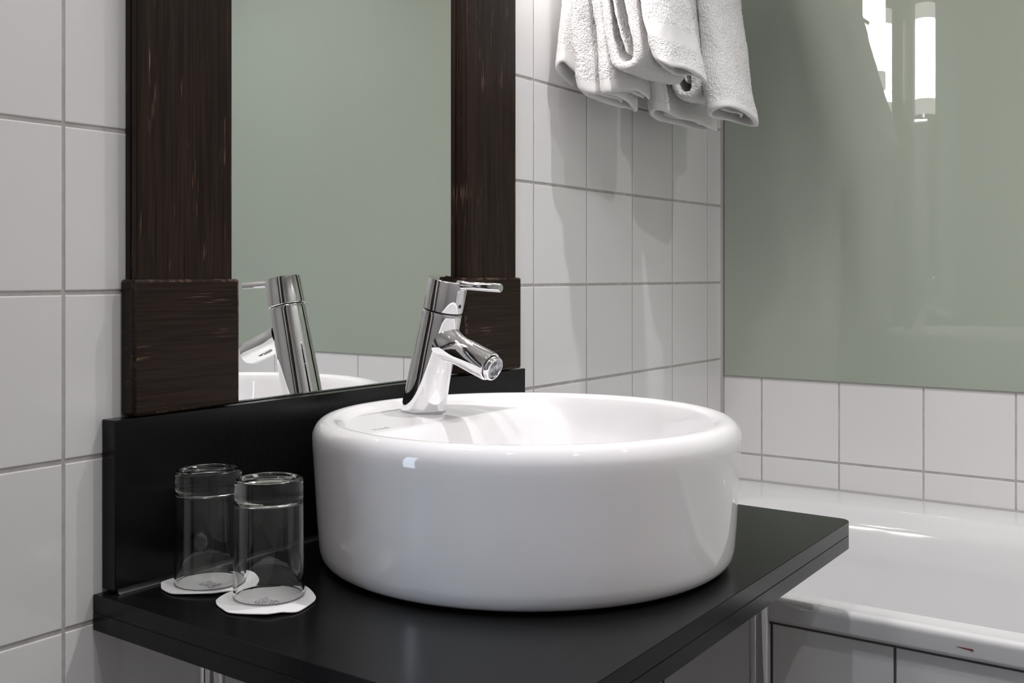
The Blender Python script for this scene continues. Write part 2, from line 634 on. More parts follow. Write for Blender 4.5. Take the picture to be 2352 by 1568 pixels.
bath = thing('bathtub', (-0.35, -0.87, Z_FLOOR), 'white enamelled bathtub with tiled front panel below the green glass wall', 'bathtub')
BX0, BX1, BY0, BY1 = -0.70, -0.0012, Y_FRONT + 0.03, -0.0015
rings = [
    (rrect(BX0 + 0.012, BX1, BY0, BY1, 0.004), Z_BATH - 0.0290),
    (rrect(BX0 + 0.003, BX1, BY0, BY1, 0.004), Z_BATH - 0.0290),
    (rrect(BX0, BX1, BY0, BY1, 0.004), Z_BATH - 0.0262),
    (rrect(BX0 - 0.0001, BX1, BY0, BY1, 0.004), Z_BATH - 0.0235),
    (rrect(BX0 - 0.0004, BX1, BY0, BY1, 0.004), Z_BATH - 0.0085),
    (rrect(BX0 - 0.0004, BX1, BY0, BY1, 0.004), Z_BATH - 0.0060),
    (rrect(BX0 + 0.0004, BX1, BY0, BY1, 0.004), Z_BATH - 0.0032),
    (rrect(BX0 + 0.0024, BX1, BY0, BY1, 0.004), Z_BATH - 0.0009),
    (rrect(BX0 + 0.0055, BX1, BY0, BY1, 0.004), Z_BATH),
    (rrect(BX0 + 0.0085, BX1 - 0.003, BY0 + 0.003, BY1 - 0.003, 0.006), Z_BATH),
    (rrect(BX0 + 0.0370, BX1 - 0.035, BY0 + 0.04, BY1 - 0.04, 0.04), Z_BATH),
    (rrect(BX0 + 0.0400, BX1 - 0.045, BY0 + 0.05, BY1 - 0.05, 0.05), Z_BATH - 0.0003),
    (rrect(BX0 + 0.0440, BX1 - 0.090, BY0 + 0.09, BY1 - 0.09, 0.09), Z_BATH - 0.0022),
    (rrect(BX0 + 0.0462, BX1 - 0.118, BY0 + 0.115, BY1 - 0.115, 0.11), Z_BATH - 0.0090),
    (rrect(BX0 + 0.0480, BX1 - 0.135, BY0 + 0.13, BY1 - 0.13, 0.12), Z_BATH - 0.0320),
    (rrect(BX0 + 0.0530, BX1 - 0.150, BY0 + 0.15, BY1 - 0.14, 0.125), Z_BATH - 0.09),
    (rrect(BX0 + 0.0750, BX1 - 0.175, BY0 + 0.20, BY1 - 0.16, 0.13), Z_BATH - 0.24),
    (rrect(BX0 + 0.0950, BX1 - 0.200, BY0 + 0.25, BY1 - 0.19, 0.13), Z_BATH - 0.33),
    (rrect(BX0 + 0.1400, BX1 - 0.250, BY0 + 0.32, BY1 - 0.24, 0.10), Z_BATH - 0.375),
    (rrect(BX0 + 0.2000, BX1 - 0.300, BY0 + 0.42, BY1 - 0.32, 0.06), Z_BATH - 0.385),
]
V, F = [], []
nr = len(rings[0][0])
for pts, z in rings:
    V += [(p[0], p[1], z) for p in pts]
for r in range(len(rings) - 1):
    for i in range(nr):
        j = (i + 1) % nr
        F.append((r * nr + i, r * nr + j, (r + 1) * nr + j, (r + 1) * nr + i))
F.append(tuple(range((len(rings) - 1) * nr, len(rings) * nr)))
tub = mk('tub', V, F, M['enamel'], bath, smooth=True, angle=50)
sx, sy, sz = BX0 - 0.0008, -0.592, Z_BATH - 0.0155
sc_v, sc_f = [], []
for k, (dy, hh) in enumerate(((0.0, 0.0002), (-0.006, 0.0006), (-0.013, 0.0008), (-0.0165, 0.0013), (-0.0180, 0.0009))):
    sc_v += [(sx, sy + dy, sz - hh - 0.0003 * k), (sx, sy + dy, sz + hh - 0.0003 * k)]
for k in range(4):
    sc_f.append((2 * k, 2 * k + 2, 2 * k + 3, 2 * k + 1))
s = mk('scratch', sc_v, sc_f, M['red'], tub)
s['label'] = 'small red scratch on the bath edge'
AX = -0.688
apron = boxes('apron_panel', [(AX + JD, AX + 0.02, BY0 + 0.02, -0.002, Z_FLOOR, Z_BATH - 0.030)], M['shadow_gap'], bath)
z_hi = -0.4185
rows = []
while z_hi > Z_FLOOR + 0.02:
    rows.append((max(Z_FLOOR + 0.002, z_hi - T + J), z_hi))
    z_hi -= T
for a, b in spans(BY0 + 0.02, -0.003, -0.5215):
    for c, d in rows:
        add_tile(apron, tile_me(b - a, d - c), (AX, (a + b) / 2, (c + d) / 2), rz=-PI / 2)

# ------------------------------------------------------------------ stone worktop on chrome legs, upstand
wt = thing('vanity_worktop', (-1.04, -0.24, Z_FLOOR), 'black stone vanity worktop of two bonded slabs on chrome legs', 'worktop')
cr = []
fc = Vector((-0.6935, -0.4735))
for k in range(9):                                            # rounded outer corner
    a = -PI / 2 + PI / 2 * k / 8
    cr.append((fc.x - 0.014 + 0.014 * math.cos(a), fc.y + 0.014 + 0.014 * math.sin(a)))
outline = [(-1.3865, -0.0012), (-1.3995, -0.478), (-1.391, -0.4852)] + cr + [(-0.6825, -0.0012)]
prism('upper_slab', outline, Z_TOP - 0.0162, Z_TOP, 0.0006, M['stone'], wt)
prism('lower_slab', outline, Z_TOP - 0.0325, Z_TOP - 0.0163, 0.0006, M['stone'], wt)
for lx, ly in ((-1.3145, -0.0767), (-1.3145, -0.395), (-0.748, -0.380), (-0.748, -0.0767)):
    lathe('leg', [(0.020, Z_FLOOR), (0.020, Z_FLOOR + 0.006), (0.0124, Z_FLOOR + 0.010), (0.0124, Z_TOP - 0.0325)], M['chrome'], wt, centre=(lx, ly, 0), n=40)

us = thing('backsplash', (-1.05, -0.01, Z_TOP), 'low black stone upstand standing on the worktop below the mirror', 'backsplash')
bevel_box('stone_slab', -1.3770, -0.7165, -0.0200, -0.0004, Z_TOP + 0.0028, -0.1163, 0.0009, M['stone'], us)
V, F = [], []
for i in range(2):                                            # sealant fillet along the foot
    x = (-1.374, -0.718)[i]
    for k in range(7):
        a = PI / 2 * k / 6
        V.append((x, -0.0200 - 0.0042 + 0.0042 * math.sin(a), Z_TOP + 0.0001 + 0.0048 - 0.0048 * math.cos(a)))
    V += [(x, -0.0195, Z_TOP + 0.0049), (x, -0.0190, Z_TOP + 0.0002)]
for k in range(9):
    F.append((k, (k + 1) % 9, 9 + (k + 1) % 9, 9 + k))
F += [tuple(range(9)), tuple(range(17, 8, -1))]
mk('sealant_bead', V, F, M['black_seal'], us, smooth=True, angle=50)

# ------------------------------------------------------------------ framed mirror
mir = thing('framed_mirror', (-1.044, -0.002, -0.1160), 'tall wall mirror between dark wood posts with square corner blocks', 'mirror')
M_TOP = 0.98
bevel_box('mirror_glass', -1.2460, -0.8430, -0.0040, -0.0003, -0.1160, M_TOP, 0.0006, M['mirror'], mir)
for x0, x1 in ((-1.3524, -1.2403), (-0.8490, -0.7368)):
    p = bevel_box('post', x0, x1, -0.0178, -0.0095, 0.0105, M_TOP - 0.127, 0.0011, [M['wood_v'], M['wood_v']], mir)
    inner = -1 if x0 < -1 else 1
    bevel_box('backing_strip', x0 + (0.0 if x0 < -1 else 0.0007), x1 - (0.0 if x0 > -1 else 0.0007), -0.0080, -0.0003, 0.0105, M_TOP - 0.127, 0.0009, [M['wood_v'], M['wood_v']], p)
    boxes('groove_core', [(x0 + 0.0015, x1 - 0.0015, -0.0098, -0.0078, 0.0110, M_TOP - 0.128)], M['wood_v'], p)
for x0, x1 in ((-1.3580, -1.2335), (-0.8550, -0.7285)):
    for z0, z1 in ((-0.1150, 0.0119), (M_TOP - 0.127, M_TOP)):
        bevel_box('corner_block', x0, x1, -0.0215, -0.0003, z0, z1, 0.0028, [M['wood_h'], M['wood_edge']], mir, seg=2)

# ------------------------------------------------------------------ basin
BC = Vector((-1.0434, -0.2442))
BH = 0.1455
basin = thing('washbasin', (BC.x, BC.y, Z_TOP), 'round white ceramic vessel basin with tap ledge on the black worktop', 'basin')
N = 160
prof = [(0.0, 0.0035), (0.190, 0.0035), (0.1985, 0.0030), (0.2040, 0.0038), (0.2085, 0.0070), (0.2115, 0.0120), (0.2130, 0.0200), (0.2148, 0.045), (0.2168, 0.080), (0.2188, 0.112), (0.2195, 0.122)]
for k in range(1, 11):                                        # rolled rim
    a = PI / 2 * k / 10
    prof.append((0.2040 + 0.0157 * math.cos(a), 0.1265 + 0.0190 * math.sin(a)))
prof += [(0.2000, 0.1454), (0.1965, 0.1446)]
RI = 0.1950


def sstep(a, b, t):
    t = max(0.0, min(1.0, (t - a) / (b - a)))
    return t * t * (3 - 2 * t)


def basin_h(x, y, r):
    q = min(1.0, r / RI)
    bowl = 0.030 + 0.108 * (0.20 * q ** 2 + 0.80 * q ** 9)
    wall = sstep(0.050, 0.094, y + 0.16 * x * x)
    deck = 0.1390 - 0.070 * max(0.0, 0.170 - y)
    wall2 = wall ** 0.55
    h = bowl * (1 - wall2) + max(bowl, deck) * wall2
    lip = sstep(0.1845, 0.1950, r)
    return h * (1 - lip) + 0.1436 * lip


V, F = [], []
rings = []
for r, h in prof:
    if r < 1e-6:
        V.append((BC.x, BC.y, Z_TOP + h))
        rings.append([len(V) - 1])
        continue
    st = len(V)
    for k in range(N):
        a = 2 * PI * k / N
        V.append((BC.x + r * math.cos(a), BC.y + r * math.sin(a), Z_TOP + h))
    rings.append(list(range(st, st + N)))
inner = [0.1948, 0.1938, 0.1922, 0.1902, 0.1880, 0.1855, 0.1835, 0.181, 0.178] + [0.178 - 0.0042 * k for k in range(1, 40)]
for r in inner:
    if r <= 0.012:
        break
    st = len(V)
    for k in range(N):
        a = 2 * PI * k / N
        x, y = r * math.cos(a), r * math.sin(a)
        V.append((BC.x + x, BC.y + y, Z_TOP + basin_h(x, y, r)))
    rings.append(list(range(st, st + N)))
V.append((BC.x, BC.y, Z_TOP + basin_h(0, 0, 0)))
rings.append([len(V) - 1])
for a, b in zip(rings[:-1], rings[1:]):
    for k in range(N):
        k2 = (k + 1) % N
        if len(a) == 1:
            F.append((a[0], b[k2], b[k]))
        elif len(b) == 1:
            F.append((a[k], a[k2], b[0]))
        else:
            F.append((a[k], a[k2], b[k2], b[k]))
mk('bowl', V, F, M['ceramic'], basin, smooth=True)
bz = Z_TOP + basin_h(0, 0, 0)
lathe('drain', [(0.0, bz + 0.004), (0.020, bz + 0.004), (0.024, bz + 0.0035), (0.031, bz + 0.003), (0.0325, bz + 0.001), (0.0325, bz - 0.001), (0.0, bz - 0.001)], M['chrome'], basin, centre=(BC.x, BC.y, 0), n=48)
yo = 0.0
for k in range(200):                                          # find the bowl's rear wall at the overflow height
    yo = 0.03 + 0.0005 * k
    if basin_h(0, yo, yo) > 0.096:
        break
lathe('overflow_hole', [(0.0, 0.0008), (0.0070, 0.0008), (0.0085, 0.0008), (0.0090, 0.0002), (0.0090, -0.006)], [M['dark_metal']], basin,
      centre=(BC.x, BC.y + yo - 0.0005, Z_TOP + 0.096), axis=(0, -0.93, 0.36), n=32)
fc_ = bpy.data.curves.new('maker_mark', 'FONT')
fc_.body = 'VitrA'
fc_.size = 0.0092
fc_.space_character = 1.15
fo = bpy.data.objects.new('maker_mark_curve', fc_)
COL.objects.link(fo)
dg = bpy.context.evaluated_depsgraph_get()
tm = bpy.data.meshes.new_from_object(fo.evaluated_get(dg))
bpy.data.objects.remove(fo, do_unlink=True)
tx0, ty0 = -1.1640, -0.1430
tv = [(tx0 + v.co.x, ty0 + v.co.y, Z_TOP + basin_h(tx0 + v.co.x - BC.x, ty0 + v.co.y - BC.y, math.hypot(tx0 + v.co.x - BC.x, ty0 + v.co.y - BC.y)) + 0.0003) for v in tm.vertices]
mm_ = mk('maker_mark', tv, [tuple(p.vertices) for p in tm.polygons], M['mark'], basin)
mm_['label'] = 'small grey printed maker mark on the tap ledge'

# ------------------------------------------------------------------ tap
TX, TY = -1.037, -0.0985
ZD = Z_TOP + basin_h(TX - BC.x, TY - BC.y, math.hypot(TX - BC.x, TY - BC.y)) - 0.0016
tap = thing('basin_tap', (TX, TY, ZD), 'leaning chrome mixer tap with thin pin lever on the basin ledge', 'tap')
LEAN = math.radians(13.9)
AXIS = Vector((0, -math.sin(LEAN), math.cos(LEAN)))
U1 = Vector((1, 0, 0))
BASE = Vector((TX, TY, ZD))


def tilted_rings(name, spec, mats, parent, n=72, cap0=True, cap1=True, angle=40):
    """spec: (distance along the lean axis, radius, tilt share 0..1)."""
    V, F = [], []
    for d, r, s in spec:
        a = LEAN * s
        u2 = Vector((0, math.cos(a), math.sin(a)))
        st = r / math.cos(LEAN - a) if s < 1 else r
        c = BASE + AXIS * d
        for k in range(n):
            t = 2 * PI * k / n
            V.append(c + U1 * (r * math.cos(t)) + u2 * (st * math.sin(t)))
    m = len(spec)
    for i in range(m - 1):
        for k in range(n):
            k2 = (k + 1) % n
            F.append((i * n + k, i * n + k2, (i + 1) * n + k2, (i + 1) * n + k))
    if cap0:
        F.append(tuple(range(n - 1, -1, -1)))
    if cap1:
        F.append(tuple(range((m - 1) * n, m * n)))
    return mk(name, V, F, mats, parent, smooth=True, angle=angle)


bodyspec = [(0.0, 0.0246, 0), (0.0015, 0.0249, 0), (0.006, 0.0246, 0.02)]
for k in range(1, 17):
    t = k / 16
    bodyspec.append((0.006 + 0.109 * t, 0.0246 - 0.0021 * t, min(1, t * 1.2)))
bodyspec += [(0.1172, 0.02235, 1), (0.1182, 0.0218, 1), (0.1185, 0.0200, 1)]
tilted_rings('body', bodyspec, M['chrome'], tap)
tilted_rings('base_gasket', [(0.0012, 0.0254, 0), (0.0030, 0.0252, 0)], M['mark'], tap)
tilted_rings('neck_ring', [(0.1175, 0.0205, 1), (0.1235, 0.0205, 1)], M['dark_metal'], tap)
cap = tilted_rings('lever_cap', [(0.1198, 0.0190, 1), (0.1196, 0.0218, 1), (0.1203, 0.0226, 1), (0.124, 0.0228, 1), (0.1525, 0.0226, 1), (0.1540, 0.0222, 1), (0.1546, 0.0212, 1), (0.1544, 0.010, 1)], M['chrome'], tap)
hz = 0.0040
h0 = Vector((TX, -0.1500, 0.0045))
h1 = Vector((TX, -0.2070, 0.0018))
d = (h1 - h0).normalized()
lathe('pin_lever', [(0.0, 0.0), (0.0058, 0.0), (0.0056, 0.008), (0.0047, 0.0115), (0.0047, (h1 - h0).length - 0.0008), (0.0041, (h1 - h0).length), (0.0, (h1 - h0).length)], M['chrome'], cap, centre=h0, axis=d, n=40)
# temperature dot on the front of the cap
dc = BASE + AXIS * 0.1290
dn = Vector((0, -math.cos(LEAN), -math.sin(LEAN)))
lathe('temperature_dot', [(0.0, 0.0231), (0.0021, 0.0231), (0.0023, 0.0226)], M['dark_metal'], cap, centre=dc, axis=dn, n=24)
# spout
SA = math.radians(21)
sd = Vector((0, -math.cos(SA), -math.sin(SA)))
s0 = Vector((TX, -0.1215, -0.0555))
SL = 0.0765
sp = [(0.0215, 0.010), (0.0206, 0.0145), (0.0193, 0.018), (0.0181, 0.0215), (0.0171, 0.0260), (0.0165, 0.031), (0.0162, 0.037), (0.0159, SL - 0.0015), (0.0153, SL), (0.0136, SL + 0.0002)]
spout = lathe('spout', sp, M['chrome'], tap, centre=s0, axis=sd, n=64)
aer = lathe('aerator', [(0.0128, SL - 0.002), (0.0128, SL + 0.0016), (0.0133, SL + 0.0019), (0.0134, SL + 0.0052), (0.0129, SL + 0.0066), (0.0114, SL + 0.0070), (0.0109, SL + 0.0052)], M['chrome'], spout, centre=s0, axis=sd, n=48)
lathe('aerator_mesh', [(0.0111, SL + 0.0051), (0.0098, SL + 0.0056), (0.0082, SL + 0.0048), (0.0074, SL + 0.0056), (0.0064, SL + 0.0047), (0.0054, SL + 0.0056), (0.0044, SL + 0.0047), (0.0034, SL + 0.0056), (0.0022, SL + 0.0048), (0.0, SL + 0.0056)], M['steel'], spout, centre=s0, axis=sd, n=40, angle=80)

# ------------------------------------------------------------------ tumblers on paper coasters
CAMX, CAMY, CAMZ = -1.966, -0.872, 0.0169


def ground(px, py, z):
    """Where the ray of a photo pixel meets the level z: used to take outlines off the photograph at true size."""
    u = (px - 1176) / 2460.2
    v = -(py - 628.84) / 2460.2
    ca, sa = math.cos(0.6109), math.sin(0.6109)
    t = (z - CAMZ) / v
    return (CAMX + t * (ca + u * sa), CAMY + t * (sa - u * ca))


def coaster(name, pix, ox, oy, logo, dots, centre, label, dy=0.0):
    z = Z_TOP + 0.0004
    pts = [Vector(ground(ox + a / 9.8, oy + b / 9.8, z + 0.001)) for a, b in pix]
    pts = [p + Vector((0, dy)) for p in pts]
    pts = [Vector((p.x, min(p.y, -0.0262))) for p in pts]
    # smooth closed outline
    n = len(pts)
    outl = []
    for i in range(n):
        p0, p1, p2, p3 = pts[i - 1], pts[i], pts[(i + 1) % n], pts[(i + 2) % n]
        for k in range(4):
            t = k / 4
            outl.append(0.5 * ((2 * p1) + (p2 - p0) * t + (2 * p0 - 5 * p1 + 4 * p2 - p3) * t * t + (3 * p1 - p0 - 3 * p2 + p3) * t ** 3))
    c = sum(outl, Vector((0, 0))) / len(outl)
    th = thing(name, (c.x, c.y, Z_TOP), label, 'coaster', 'paper coasters under the tumblers')
    V, F = [], []
    m = len(outl)
    for lay, zz in ((0, 0.0), (1, 0.0007)):
        V.append((c.x, c.y, z + zz))
        for s_ in (0.4, 0.75, 0.88, 1.0):
            for i, p in enumerate(outl):
                q = c + (p - c) * s_
                lift = (0.0 if s_ < 0.8 else (0.0004 if s_ < 0.9 else 0.0013 + 0.0008 * math.sin(i * 2 * PI / m * 3)))
                V.append((q.x, q.y, z + zz + lift))
    blk = 1 + 4 * m
    for lay in range(2):
        o_ = lay * blk
        for i in range(m):
            j = (i + 1) % m
            F.append((o_, o_ + 1 + i, o_ + 1 + j))
            for r in range(3):
                F.append((o_ + 1 + r * m + i, o_ + 1 + (r + 1) * m + i, o_ + 1 + (r + 1) * m + j, o_ + 1 + r * m + j))
    for i in range(m):
        j = (i + 1) % m
        a = 1 + 3 * m
        F.append((a + i, a + j, blk + a + j, blk + a + i))
    mk('paper_disc', V, F, M['paper'], th, smooth=True, angle=40)
    # printed emblem: an outlined battlement shape and four dots
    lp = [Vector(ground(ox + a / 9.8, oy + b / 9.8, z + 0.001)) + Vector((0, dy)) for a, b in logo]
    V, F = [], []
    zl = z + 0.00105
    hw = 0.00028
    for i in range(len(lp)):
        a, b = lp[i], lp[(i + 1) % len(lp)]
        e = (b - a).normalized()
        s_ = Vector((e.y, -e.x)) * hw
        a2, b2 = a - e * hw, b + e * hw
        st = len(V)
        V += [(*(a2 + s_), zl), (*(b2 + s_), zl), (*(b2 - s_), zl), (*(a2 - s_), zl)]
        F.append((st, st + 1, st + 2, st + 3))
    for a, b in dots:
        p = Vector(ground(ox + a / 9.8, oy + b / 9.8, z + 0.001)) + Vector((0, dy))
        st = len(V)
        for k in range(8):
            V.append((p.x + 0.0007 * math.cos(k * PI / 4), p.y + 0.0007 * math.sin(k * PI / 4), zl))
        F.append(tuple(range(st, st + 8)))
    e_ = mk('printed_emblem', V, F, M['ink'], th)
    e_['label'] = 'small grey outlined emblem with four dots printed on the paper'
    return th


logoF = [(940, 690), (1185, 606), (1248, 624), (1095, 680), (1172, 698), (1285, 652), (1338, 668), (1262, 706), (1300, 716), (1412, 664), (1475, 682), (1240, 766)]
dotsF = [(1040, 693), (1100, 709), (1158, 720), (1213, 735)]
pixF = [(58, 720), (80, 680), (200, 600), (400, 510), (700, 465), (980, 400), (1130, 375), (1450, 355), (1650, 330), (1850, 335), (2050, 372), (2200, 480), (2290, 590), (2305, 640), (2250, 710), (2050, 840), (1900, 920), (1750, 950), (1550, 960), (1400, 990), (1200, 1015), (1000, 1005), (700, 985), (350, 945), (200, 860), (90, 780)]
coaster('paper_coaster', pixF, 490, 1310, logoF, dotsF, None, 'white scalloped paper coaster under the front tumbler beside the basin')
logoB = [(890, 578), (1110, 510), (1185, 525), (1040, 580), (1090, 590), (1215, 550), (1260, 560), (1170, 605), (1210, 612), (1350, 568), (1390, 578), (1140, 645)]
dotsB = [(985, 580), (1035, 595), (1080, 606), (1120, 622)]
pixB = [(38, 620), (70, 560), (300, 440), (530, 395), (850, 340), (1200, 295), (1700, 262), (1960, 290), (2100, 350), (2190, 440), (2225, 510), (2190, 560), (2050, 650), (1850, 750), (1620, 745), (1400, 780), (1200, 815), (900, 825), (600, 820), (280, 800), (120, 730), (45, 680)]
coaster('paper_coaster', pixB, 360, 1280, logoB, dotsB, None, 'white scalloped paper coaster under the rear tumbler by the black upstand', dy=-0.004)


def tumbler(x, y, label):
    z = Z_TOP + 0.0019
    th = thing('drinking_glass', (x, y, z), label, 'glass', 'upturned tumblers on coasters')
    H = 0.1058
    outer = [(0.0300, 0.0006), (0.0306, 0.0), (0.0314, 0.0003), (0.0318, 0.0012), (0.0317, 0.004), (0.0308, 0.045), (0.0304, 0.082), (0.0304, 0.0875), (0.0304, 0.100), (0.0302, 0.1032), (0.0294, 0.1050), (0.0282, H), (0.0262, H), (0.0248, H - 0.0009), (0.0236, H - 0.0022), (0.020, H - 0.0027), (0.010, H - 0.0030), (0.0, H - 0.0030)]
    innr = [(0.0, 0.0868), (0.012, 0.0867), (0.021, 0.0860), (0.0262, 0.0856), (0.0279, 0.0842), (0.0286, 0.0815), (0.0288, 0.045), (0.0298, 0.004), (0.0299, 0.0018)]
    lathe('glass_body', outer + innr[:], M['glass'], th, centre=(x, y, z), n=80, closed=False, angle=60)
    me = [c for c in th.children][0].data
    bm = bmesh.new()
    bm.from_mesh(me)
    bmesh.ops.remove_doubles(bm, verts=bm.verts, dist=1e-6)
    be = [e for e in bm.edges if e.is_boundary]
    if be:
        bmesh.ops.bridge_loops(bm, edges=be)
    bmesh.ops.recalc_face_normals(bm, faces=bm.faces)
    for f in bm.faces:
        f.smooth = True
    bm.to_mesh(me)
    bm.free()
    return th


tumbler(-1.3005, -0.1385, 'upturned clear tumbler nearest the basin, standing on the front coaster')
tumbler(-1.3030, -0.0590, 'upturned clear tumbler behind, standing against the black upstand')


# ------------------------------------------------------------------ towels on a rack of three rails
def nz(p, s, seed):
    return noise.noise(Vector((p[0] * s + seed, p[1] * s + seed * 1.7, p[2] * s - seed)))


PILE = bpy.data.textures.new('terry_pile', 'CLOUDS')
PILE.noise_scale = 0.0026
PILE.noise_depth = 1
PILE.contrast = 1.3


def ribbon(name, path, thick, kind, e0, e1, parent, mat, K=26, seed=0.0, amp=0.003, bot=None, closed=False, flare=None, hem=0.0, band=None):
    """Thick soft sheet. kind 'yz': path in y/z run out along x from e0 to e1.
    kind 'xy': path in x/y run up in z from bot(s) (or e0) to e1, pinched over its rail at the top."""
    # resample the path smoothly
    P0 = [Vector(p) for p in path]
    n0 = len(P0)
    pts = []
    rng = range(n0) if closed else range(n0 - 1)
    for i in rng:
        g = (lambda k: P0[k % n0]) if closed else (lambda k: P0[max(0, min(n0 - 1, k))])
        p0, p1, p2, p3 = g(i - 1), g(i), g(i + 1), g(i + 2)
        for k in range(8):
            t = k / 8
            pts.append(0.5 * ((2 * p1) + (p2 - p0) * t + (2 * p0 - 5 * p1 + 4 * p2 - p3) * t * t + (3 * p1 - p0 - 3 * p2 + p3) * t ** 3))
    if not closed:
        pts.append(P0[-1])
    m = len(pts)
    tl = []
    for i in range(m):
        a = pts[(i - 1) % m] if (closed or i > 0) else pts[0]
        b = pts[(i + 1) % m] if (closed or i < m - 1) else pts[-1]
        e = (b - a).normalized()
        tl.append(Vector((e.y, -e.x)))
    # parameter along the sheet, with denser rings at the finished edges
    ks = [0.0, 0.0016, 0.0045]
    L = e1 - e0
    ks = [k / L for k in ks] + [0.008 / L + (1 - 0.016 / L) * k / K for k in range(K + 1)] + [1 - k / L for k in reversed(ks)]
    tf = [0.35, 0.72, 0.95] + [1.0] * (K + 1) + [0.95, 0.72, 0.35]
    V, F, FM = [], [], []
    rows = len(ks)
    for kk, (k, f) in enumerate(zip(ks, tf)):
        for side in (0.5, -0.5):
            for i, (p, nn) in enumerate(zip(pts, tl)):
                s = i / m
                ef = 1.0
                if not closed:
                    dd = min(i, m - 1 - i)
                    ef = (0.4, 0.75, 0.92)[dd] if dd < 3 else 1.0
                hemf = 1.0
                q = p + nn * (side * thick * f * ef)
                if kind == 'yz':
                    X = Vector((e0 + L * k, q.x, q.y))
                else:
                    zb = bot(s) if bot else e0
                    z = zb + (e1 - zb) * k
                    X = Vector((q.x, q.y, z))
                    if flare:
                        X = flare(X, s, k)
                dvec = Vector((nz(X, 14, seed), nz(X, 14, seed + 7.3), nz(X, 14, seed + 13.1))) * amp
                dvec += Vector((nz(X, 45, seed + 3), nz(X, 45, seed + 5.1), nz(X, 45, seed + 9.9))) * (amp * 0.33)
                X = X + dvec
                V.append(X)
    W = 2 * m
    seg = m if closed else m - 1
    for r in range(rows - 1):
        hm = 1 if (hem and kind == 'xy' and ks[r] * L < hem) else 0
        if band and band[0] < ks[r] * L < band[1]:
            hm = 1
        for i in range(seg):
            j = (i + 1) % m
            F.append((r * W + i, r * W + j, (r + 1) * W + j, (r + 1) * W + i))
            F.append((r * W + m + j, r * W + m + i, (r + 1) * W + m + i, (r + 1) * W + m + j))
            FM += [hm, hm]
        if not closed:
            F.append((r * W, (r + 1) * W, (r + 1) * W + m, r * W + m))
            F.append((r * W + m - 1, r * W + 2 * m - 1, (r + 1) * W + 2 * m - 1, (r + 1) * W + m - 1))
            FM += [hm, hm]
    for r in (0, rows - 1):
        for i in range(seg):
            j = (i + 1) % m
            F.append((r * W + i, r * W + j, r * W + m + j, r * W + m + i))
            FM.append(1 if (hem and r == 0) else 0)
    o = mk(name, V, F, [mat, M['hem']], parent, smooth=True, fm=FM)
    hemv = set()
    for p in o.data.polygons:
        if p.material_index == 1:
            hemv.update(p.vertices)
    vg = o.vertex_groups.new(name='pile')
    vg.add([i for i in range(len(V)) if i not in hemv], 1.0, 'REPLACE')
    sb = o.modifiers.new('round', 'SUBSURF')
    sb.levels = sb.render_levels = 1
    dm = o.modifiers.new('pile', 'DISPLACE')
    dm.texture = PILE
    dm.texture_coords = 'LOCAL'
    dm.vertex_group = 'pile'
    dm.mid_level = 0.5
    dm.strength = 0.0020
    return o


RAIL_Z = 0.62
RAILS = (-0.034, -0.064, -0.094)
rack = thing('towel_rack', (-0.45, -0.12, RAIL_Z), 'chrome towel rack of three rails on the tiled wall right of the mirror', 'towel rack')
for y in RAILS:
    tube('rail', [(-0.640, y, RAIL_Z), (-0.175, y, RAIL_Z)], 0.006, M['chrome'], rack)
ARM_X = -0.436
tube('middle_arm', [(ARM_X, -0.002, RAIL_Z), (ARM_X, -0.05, RAIL_Z), (ARM_X, -0.102, RAIL_Z)], 0.008, M['chrome'], rack)
lathe('wall_plate', [(0.0, 0.0), (0.022, 0.0), (0.022, 0.006), (0.018, 0.008), (0.0, 0.008)], M['chrome'], rack, centre=(ARM_X, -0.0005, RAIL_Z), axis=(0, -1, 0), n=32)


def towel(label, origin):
    return thing('towel', origin, label, 'towel', 'white towels on the rack')


TOPZ = RAIL_Z + 0.012


def loop_towel(y, z, x0, x1, half, label, seed, rail, inner=True):
    """Towel folded over its rail with the fold hanging in a U at the bottom."""
    t = towel(label, ((x0 + x1) / 2, y, z))

    def yy(off, zz):                                          # the hanging folds draw in towards the rail
        q = max(0.0, min(1.0, (zz - z) / (TOPZ - z))) ** 0.9
        return (y + off) * (1 - q) + (rail + off * 0.45) * q
    zz = [TOPZ, TOPZ - 0.02, z + 0.20, z + 0.13, z + 0.07, z + 0.035, z + 0.013, z + 0.0075]
    ff = [0.12, 0.35, 0.8, 1.0, 1.0, 0.93, 0.62, 0.0]
    path = [(yy(half * f, h), h) for f, h in zip(ff, zz)] + [(yy(-half * f, h), h) for f, h in list(zip(ff, zz))[-2::-1]]
    ribbon('outer_fold', path, 0.0125, 'yz', x0, x1, t, M['terry'], seed=seed, amp=0.0048, K=60)
    if inner:
        pin = [(yy(0.0, TOPZ - 0.03), TOPZ - 0.03), (yy(half * 0.18, z + 0.16), z + 0.16), (yy(half * 0.28, z + 0.09), z + 0.09), (yy(half * 0.05, z + 0.048), z + 0.048), (yy(-half * 0.12, z + 0.028), z + 0.028)]
        ribbon('inner_fold', pin, 0.0055, 'yz', x0 + 0.004, x1 - 0.006, t, M['terry'], seed=seed + 4, amp=0.003, K=24)
    return t


